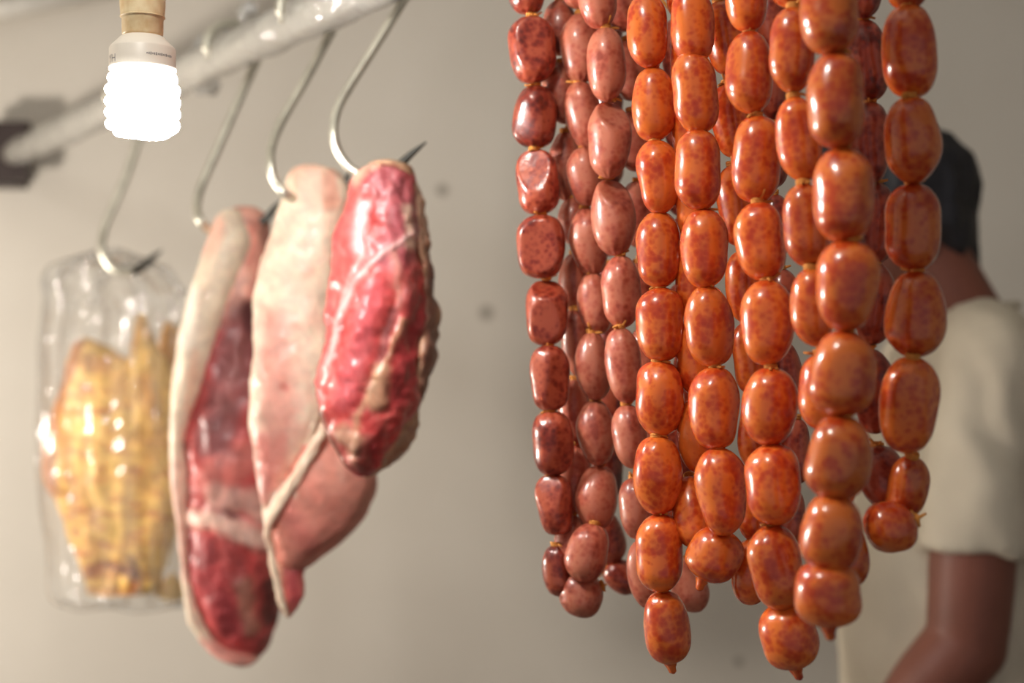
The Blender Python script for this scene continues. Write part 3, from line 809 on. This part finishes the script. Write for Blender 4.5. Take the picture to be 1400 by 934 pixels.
strand('leftmost string of dark dried sausages with flattened, dented links', 'darkdry', 1.165,
       [(722, -25, 52, 86), (727, 68, 64, 88), (732, 160, 60, 82), (734, 249, 58, 86), (740, 337, 66, 84), (746, 427, 57, 88), (751, 517, 54, 87), (755, 606, 56, 85), (758, 690, 50, 80), (764, 780, 42, 68)],
       wr=1.6, pw=3.2, flats={1: [FL(.1, -1, .1, .62, 1.05)], 2: [FL(-.6, -1, -.2, .78, .9)], 3: [FL(-.25, -1, .45, .60, 1.15)], 4: [FL(-.15, -1, .0, .60, 1.15)], 5: [FL(-.1, -1, -.25, .70, 1.0), FL(.0, -.75, .8, .95, 1.1)],
                      6: [FL(.35, -1, -.1, .72, 1.0), FL(-.8, -1, .1, .8, .9)], 7: [FL(.3, -1, -.2, .8, .9)], 8: [FL(-.5, -1, .4, .75, .9)]})
strand('rosy dried sausage string second from the left, looping round a ball-shaped bottom link', 'rosy', 1.165,
       [(790, -34, 54, 88), (793, 66, 55, 92), (797, 157, 50, 88), (802, 241, 50, 78), (806, 330, 54, 90), (814, 415, 50, 82), (812, 501, 51, 90), (816, 592, 53, 86), (817, 680, 58, 84), (804, 756, 57, 78, -.012)],
       chain2=[(758, -46, 48, 80, .022), (765, 38, 48, 74, .022), (768, 127, 47, 82, .02), (773, 227, 46, 90, .025), (786, 303, 44, 64, .025), (785, 386, 46, 76, .03), (789, 469, 44, 90, .03), (787, 565, 46, 92, .03),
               (785, 658, 46, 92, .025), (782, 748, 50, 84, .01)], turn=(794, 812, 64, 58, 0.0, 1.2), wr=2., pw=2.15)
strand('string of rosy brown dried sausages hanging just left of the foremost glossy orange strings', 'rosy', 1.125,
       [(817, -5, 52, 84), (829, 88, 55, 96), (834, 190, 58, 104), (838, 296, 60, 104), (849, 399, 54, 95), (853, 500, 50, 100), (862, 597, 48, 84), (869, 695, 48, 80), (884, 785, 48, 95)],
       wr=1.6, flats={2: [FL(.3, -.8, .7, .85, 1.0)], 3: [FL(.3, -.8, .7, .85, 1.0)]}, pw=2.25)
strand('string of small rosy sausages half hidden behind the leftmost orange string', 'rosy', 1.165,
       [(850, 0, 50, 84), (861, 96, 48, 80), (867, 193, 46, 80), (873, 293, 46, 88), (879, 398, 44, 78), (885, 490, 44, 84), (893, 590, 44, 84), (906, 690, 44, 84), (942, 800, 50, 74)], wr=1.2)
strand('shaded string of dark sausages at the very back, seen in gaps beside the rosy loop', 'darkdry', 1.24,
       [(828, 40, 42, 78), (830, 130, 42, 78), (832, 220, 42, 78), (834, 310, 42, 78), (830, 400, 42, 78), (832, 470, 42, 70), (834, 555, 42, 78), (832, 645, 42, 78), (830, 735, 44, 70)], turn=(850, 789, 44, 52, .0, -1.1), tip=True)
strand('glossy orange string of sharp, plump sausages ending in a lone link with a pointed tip', 'fresh', 1.05,
       [(886, 42, 57, 100), (893, 143, 60, 98), (899, 242, 58, 98), (901, 341, 61, 101), (903, 444, 65, 98), (901, 545, 67, 99), (899, 650, 67, 104), (903, 756, 65, 103), (911, 858, 63, 98)], tip=True, wr=.7, pw=3.0)
strand('looped string of glossy orange sausages whose lowest link is round with a small dark tip', 'fresh', 1.0,
       [(945, 35, 62, 98), (950, 126, 60, 110), (955, 232, 63, 108), (962, 340, 64, 104), (970, 446, 67, 108), (978, 558, 69, 108), (986, 672, 68, 116)],
       chain2=[(938, 80, 48, 96, .05), (943, 180, 50, 96, .05), (947, 282, 50, 98, .05), (950, 385, 50, 98, .05), (951, 489, 52, 98, .05), (953, 595, 54, 98, .05), (948, 700, 54, 98, .05)],
       turn=(977, 759, 74, 74, .01, .5), tip=True, wr=.7, pw=3.0)
strand('dark string almost hidden in the gap right of the leftmost orange string', 'darkdry', 1.14,
       [(926, 70, 44, 86), (928, 160, 44, 86), (930, 250, 44, 86), (934, 340, 44, 86), (936, 430, 44, 86), (938, 520, 44, 86), (934, 610, 44, 86), (928, 700, 44, 84)])
strand('front string of shiny orange sausages near the middle of the bunch, reaching lowest of all', 'fresh', .95,
       [(1022, -12, 60, 106), (1026, 99, 64, 110), (1034, 218, 68, 114), (1041, 330, 69, 104), (1048, 441, 73, 112), (1053, 556, 73, 104), (1058, 663, 75, 106), (1062, 776, 73, 112), (1078, 870, 78, 88)],
       tip=True, wr=.6, pw=3.0)
strand('orange string peeping out on the left behind the lowest-reaching front string', 'fresh', 1.03,
       [(990, 52, 56, 98), (1001, 165, 54, 98), (1006, 281, 52, 107), (1018, 392, 50, 96), (1026, 490, 50, 96), (1032, 592, 50, 98), (1034, 692, 50, 96), (1027, 782, 52, 88)], wr=.7)
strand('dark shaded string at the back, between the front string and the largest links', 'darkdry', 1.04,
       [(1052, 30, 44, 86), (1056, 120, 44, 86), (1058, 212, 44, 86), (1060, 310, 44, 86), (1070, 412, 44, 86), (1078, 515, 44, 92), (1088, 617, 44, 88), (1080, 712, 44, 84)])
strand('orange string tucked close behind the left edge of the largest blurred links', 'fresh', .90,
       [(1076, -45, 58, 106), (1084, 69, 60, 112), (1093, 190, 60, 112), (1102, 308, 60, 110), (1112, 420, 60, 103), (1124, 536, 62, 100), (1140, 645, 60, 100), (1156, 752, 58, 98)], wr=.6)
strand('nearest string, with the largest, slightly blurred orange sausages of the bunch', 'fresh', .835,
       [(1134, 14, 78, 118), (1144, 137, 80, 126), (1152, 266, 84, 126), (1158, 390, 86, 120), (1152, 511, 88, 114), (1145, 626, 86, 112), (1137, 729, 84, 106), (1132, 812, 88, 88)], tip=True, wr=.5, pw=2.8)
strand('rightmost string of deep orange sausages, looping round a dark bottom link', 'fresh', .885,
       [(1240, -46, 70, 112), (1245, 70, 76, 122), (1247, 192, 76, 114), (1250, 310, 76, 114), (1251, 430, 82, 114), (1243, 554, 80, 130), (1240, 665, 58, 84, .03)],
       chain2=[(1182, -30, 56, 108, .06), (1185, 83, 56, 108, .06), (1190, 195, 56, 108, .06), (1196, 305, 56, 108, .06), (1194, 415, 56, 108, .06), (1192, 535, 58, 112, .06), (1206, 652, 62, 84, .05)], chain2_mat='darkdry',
       turn=(1218, 722, 72, 66, .02, 1.3), wr=1.3, pw=2.5, flats={1: [FL(-.5, -1, 0, .9, .6)], 5: [FL(-.3, -1, 0, .72, 1.05), FL(.9, -1, .1, .8, .9)]})

# ------------------------------------------------------------------ person


def remesh(name, mb, mat, parent, voxel, smooth=4, disp=None):
    me = bpy.data.meshes.new(name); me.from_pydata([tuple(v) for v in mb.v], [], mb.f); me.update()
    o = bpy.data.objects.new(name, me); COL.objects.link(o)
    md = o.modifiers.new('r', 'REMESH'); md.mode = 'VOXEL'; md.voxel_size = voxel
    sm = o.modifiers.new('s', 'SMOOTH'); sm.iterations = smooth; sm.factor = .6
    bpy.context.view_layer.update()
    m2 = bpy.data.meshes.new_from_object(o.evaluated_get(bpy.context.evaluated_depsgraph_get()))
    V = [v.co.copy() for v in m2.vertices]; F = [tuple(p.vertices) for p in m2.polygons]
    if disp:
        V = [v + disp(v, m2.vertices[i].normal) for i, v in enumerate(V)]
    bpy.data.objects.remove(o)
    return mobj(name, V, F, mat, parent)


def ering(mb, secs, seg=28):
    """loft of ellipses: (centre, rx, ry, tilt) stacked mostly along z"""
    V = []; F = []
    for (c, rx, ry) in secs:
        for k in range(seg):
            th = 2 * math.pi * k / seg; V.append(Vector(c) + Vector((rx * math.cos(th), ry * math.sin(th), 0)))
    n = len(secs)
    for i in range(n - 1):
        for k in range(seg):
            k2 = (k + 1) % seg; F.append((i * seg + k, i * seg + k2, (i + 1) * seg + k2, (i + 1) * seg + k))
    F.append(tuple(range(seg))[::-1]); F.append(tuple((n - 1) * seg + k for k in range(seg)))
    mb.add(V, F)


PB = 1.87
person = empty('person', (.57, PB, 0))
tag(person, 'person with dark hair and off-white short-sleeved shirt standing behind the sausages, turned left', 'person')
body = MB()
# torso core, neck, head
ering(body, [((.585, PB, .86), .10, .14), ((.575, PB, 1.0), .10, .13), ((.575, PB, 1.15), .10, .135), ((.59, PB, 1.3), .10, .15), ((.60, PB, 1.375), .075, .14), ((.60, PB, 1.40), .05, .08)])
body.tube([(.605, PB, 1.36), (.590, PB, 1.43), (.556, PB, 1.49), (.53, PB, 1.55)], [.068, .056, .054, .055], 20)
HC = Vector((.500, PB, 1.556))
body.ellipsoid(HC + Vector((.008, 0, .022)), (.094, .074, .092))
body.ellipsoid(HC + Vector((-.022, 0, -.035)), (.068, .060, .078))
body.ellipsoid(HC + Vector((-.058, 0, -.088)), (.024, .026, .020))       # chin
body.ellipsoid(HC + Vector((-.076, 0, .012)), (.018, .050, .012))         # brow
body.tube([HC + Vector((-.078, 0, .002)), HC + Vector((-.094, 0, -.022)), HC + Vector((-.103, 0, -.036))], [.007, .010, .013], 12)
for s in (-1, 1):
    body.ellipsoid(HC + Vector((-.094, s * .011, -.038)), (.009, .008, .007))
    body.ellipsoid(HC + Vector((-.060, s * .036, -.026)), (.022, .020, .020))
    body.ellipsoid(HC + Vector((.018, s * .078, -.014)), (.018, .008, .031))
    body.ellipsoid(HC + Vector((.016, s * .080, -.034)), (.010, .007, .012))
# arms with hands
ARMS = ((-1, Vector((.574, 1.725, 1.362)), Vector((.546, 1.708, 1.035)), Vector((.375, 1.72, .855))), (1, Vector((.575, 2.015, 1.362)), Vector((.555, 2.03, 1.045)), Vector((.52, 2.03, .78))))
for s, sh, el, wr_ in ARMS:
    ap = [Vector(v) for v in spline([tuple(sh - Vector((0, s * .05, -.01))), tuple(sh), tuple(sh.lerp(el, .5)), tuple(sh.lerp(el, .85)), tuple(el)], 5)]
    body.tube(ap, [.050 + .003 * math.sin(i / 20 * math.pi) - .006 * max(0, i / 20 - .45) for i in range(21)], 22)
    fd = (wr_ - el).normalized()
    q = [el + Vector((0, 0, .0)), el + fd * .06, el + fd * .13, wr_]
    body.ellipsoid(el, (.048, .046, .048))
    body.tube([Vector(v) for v in spline([tuple(v) for v in q], 5)], [.047, .048, .048, .047, .046, .045, .043, .041, .038, .035, .033, .031, .029, .028, .027, .026], 20)
    side = Vector((0, s, 0)); dn = fd.cross(Vector((0, 1, 0))).normalized()
    if dn.z > 0: dn = -dn
    pc = wr_ + fd * .045
    body.tube([wr_ - fd * .01, wr_ + fd * .03, wr_ + fd * .085], [.025, .031, .034], 16)
    for k, (off, L) in enumerate(((-.026, .066), (-.009, .076), (.009, .070), (.026, .055))):
        b0 = wr_ + fd * .075 + Vector((0, off, 0))
        b1 = b0 + fd * L * .5 + dn * .006; b2 = b1 + (fd + dn * .7).normalized() * L * .32; b3 = b2 + (fd * .6 + dn).normalized() * L * .28
        body.tube([b0, b1, b2, b3], [.0095, .009, .0085, .007], 10)
    b0 = wr_ + fd * .025 - side * .022; b1 = b0 - side * .024 + fd * .026 + dn * .006; b2 = b1 + (fd * .9 - side * .25 + dn * .3).normalized() * .032; b3 = b2 + fd * .022 + dn * .006
    body.tube([b0, b1, b2, b3], [.014, .012, .0105, .008], 10)
# legs
for s in (-1, 1):
    body.tube([(.585, PB + s * .085, .90), (.58, PB + s * .09, .68), (.575, PB + s * .095, .48), (.595, PB + s * .095, .30), (.60, PB + s * .095, .08)], [.09, .078, .056, .054, .036], 18)
    body.ellipsoid((.56, PB + s * .095, .045), (.10, .036, .032))
remesh('body', body, M['skin'], person, .0055, 3)
for s in (-1, 1):
    e_ = MB().ellipsoid(HC + Vector((-.071, s * .031, -.006)), (.012, .0125, .0105), u=16, v=10).build('eye', M['eye'], person)
    MB().ellipsoid(HC + Vector((-.0815, s * .032, -.006)), (.0025, .0055, .0055), u=12, v=8).build('iris', M['pupil'], e_)
MB().ellipsoid(HC + Vector((-.082, 0, -.062)), (.008, .022, .004), u=16, v=8).ellipsoid(HC + Vector((-.081, 0, -.068)), (.008, .019, .004), u=16, v=8).build('lips', M['lip'], person)
# hair
hr = MB()
hr.ellipsoid(HC + Vector((.012, 0, .046)), (.104, .086, .088))
hr.ellipsoid(HC + Vector((-.055, 0, .074)), (.074, .070, .030), Matrix.Rotation(.25, 3, 'Y'))
hr.ellipsoid(HC + Vector((.052, 0, .012)), (.046, .076, .078), Matrix.Rotation(-.35, 3, 'Y'))
hr.tube([HC + Vector((.062, 0, .03)), HC + Vector((.090, -.004, -.030)), HC + Vector((.106, -.006, -.074))], [.050, .024, .008], 18)


def hair_disp(v, n_):
    return n_ * (.005 * mnoise.noise(Vector((v.x * 60, v.y * 90, v.z * 22))))


# keep the hair clear of the face
hair = remesh('hair', hr, M['hair'], person, .006, 2, hair_disp)
# shirt
sh_ = MB()
ering(sh_, [((.570, PB, .80), .140, .180), ((.570, PB, .90), .136, .176), ((.568, PB, 1.0), .134, .172), ((.572, PB, 1.12), .132, .172), ((.582, PB, 1.24), .132, .178), ((.598, PB, 1.32), .126, .184),
            ((.606, PB, 1.375), .108, .170), ((.608, PB, 1.405), .086, .130), ((.604, PB, 1.43), .064, .082), ((.600, PB, 1.440), .058, .062)])
for s, sh, el, wr_ in ARMS:
    q = [Vector(v) for v in spline([tuple(sh - Vector((-.02, s * .08, -.025))), tuple(sh + Vector((.012, 0, .0))), tuple(sh.lerp(el, .2) + Vector((.008, 0, 0))), tuple(sh.lerp(el, .45)), tuple(sh.lerp(el, .66))], 6)]
    sh_.tube(q, [.064 + .003 * min(1, i / 10) for i in range(len(q))], 30, True, lambda i, th: 1 + (.02 + .0012 * i) * math.sin(3 * th + i * .12))


def shirt_disp(v, n_):
    near = 1.0
    f = mnoise.noise(Vector((v.x * 9 + v.z * 7, v.y * 6, v.z * 5 - v.x * 6))) * .012 + mnoise.noise(Vector((v.x * 26 + v.z * 17, v.y * 12, v.z * 9 - v.x * 12 + 7))) * .005
    near = max(0, min(1, (1.74 - v.y) / .05)) * max(0, min(1, (1.38 - v.z) / .1))
    f += near * ((.0042 * sstep(1.165, 1.23, v.z)) * math.sin(70 * (v.x + .45 * (v.z - 1.2)) + 5 * mnoise.noise(v * 9)) + .004)
    return n_ * f


shirt = remesh('shirt', sh_, M['shirt'], person, .0075, 3, shirt_disp)
MB().tube([Vector((.600 + .060 * math.cos(a), PB + .064 * math.sin(a), 1.436 - .012 * math.cos(a + math.pi))) for a in [2 * math.pi * k / 36 for k in range(37)]], .006, 10).build('neckband', M['shirt'], shirt)
tr_ = MB()
ering(tr_, [((.575, PB, .80), .112, .150), ((.573, PB, .88), .110, .150), ((.57, PB, .95), .104, .145)])
for s in (-1, 1):
    tr_.tube([(.585, PB + s * .085, .88), (.58, PB + s * .092, .68), (.578, PB + s * .097, .48), (.595, PB + s * .097, .30), (.60, PB + s * .097, .09)], [.105, .092, .074, .070, .066], 20)
remesh('trousers', tr_, M['trousers'], person, .012, 3)
for s in (-1, 1):
    shoe = MB(); shoe.ellipsoid((.555, PB + s * .097, .05), (.135, .050, .048)); shoe.ellipsoid((.62, PB + s * .097, .07), (.05, .045, .06))
    for v in shoe.v: v.z = max(v.z, .002)
    shoe.build('shoe', M['shoe'], person)
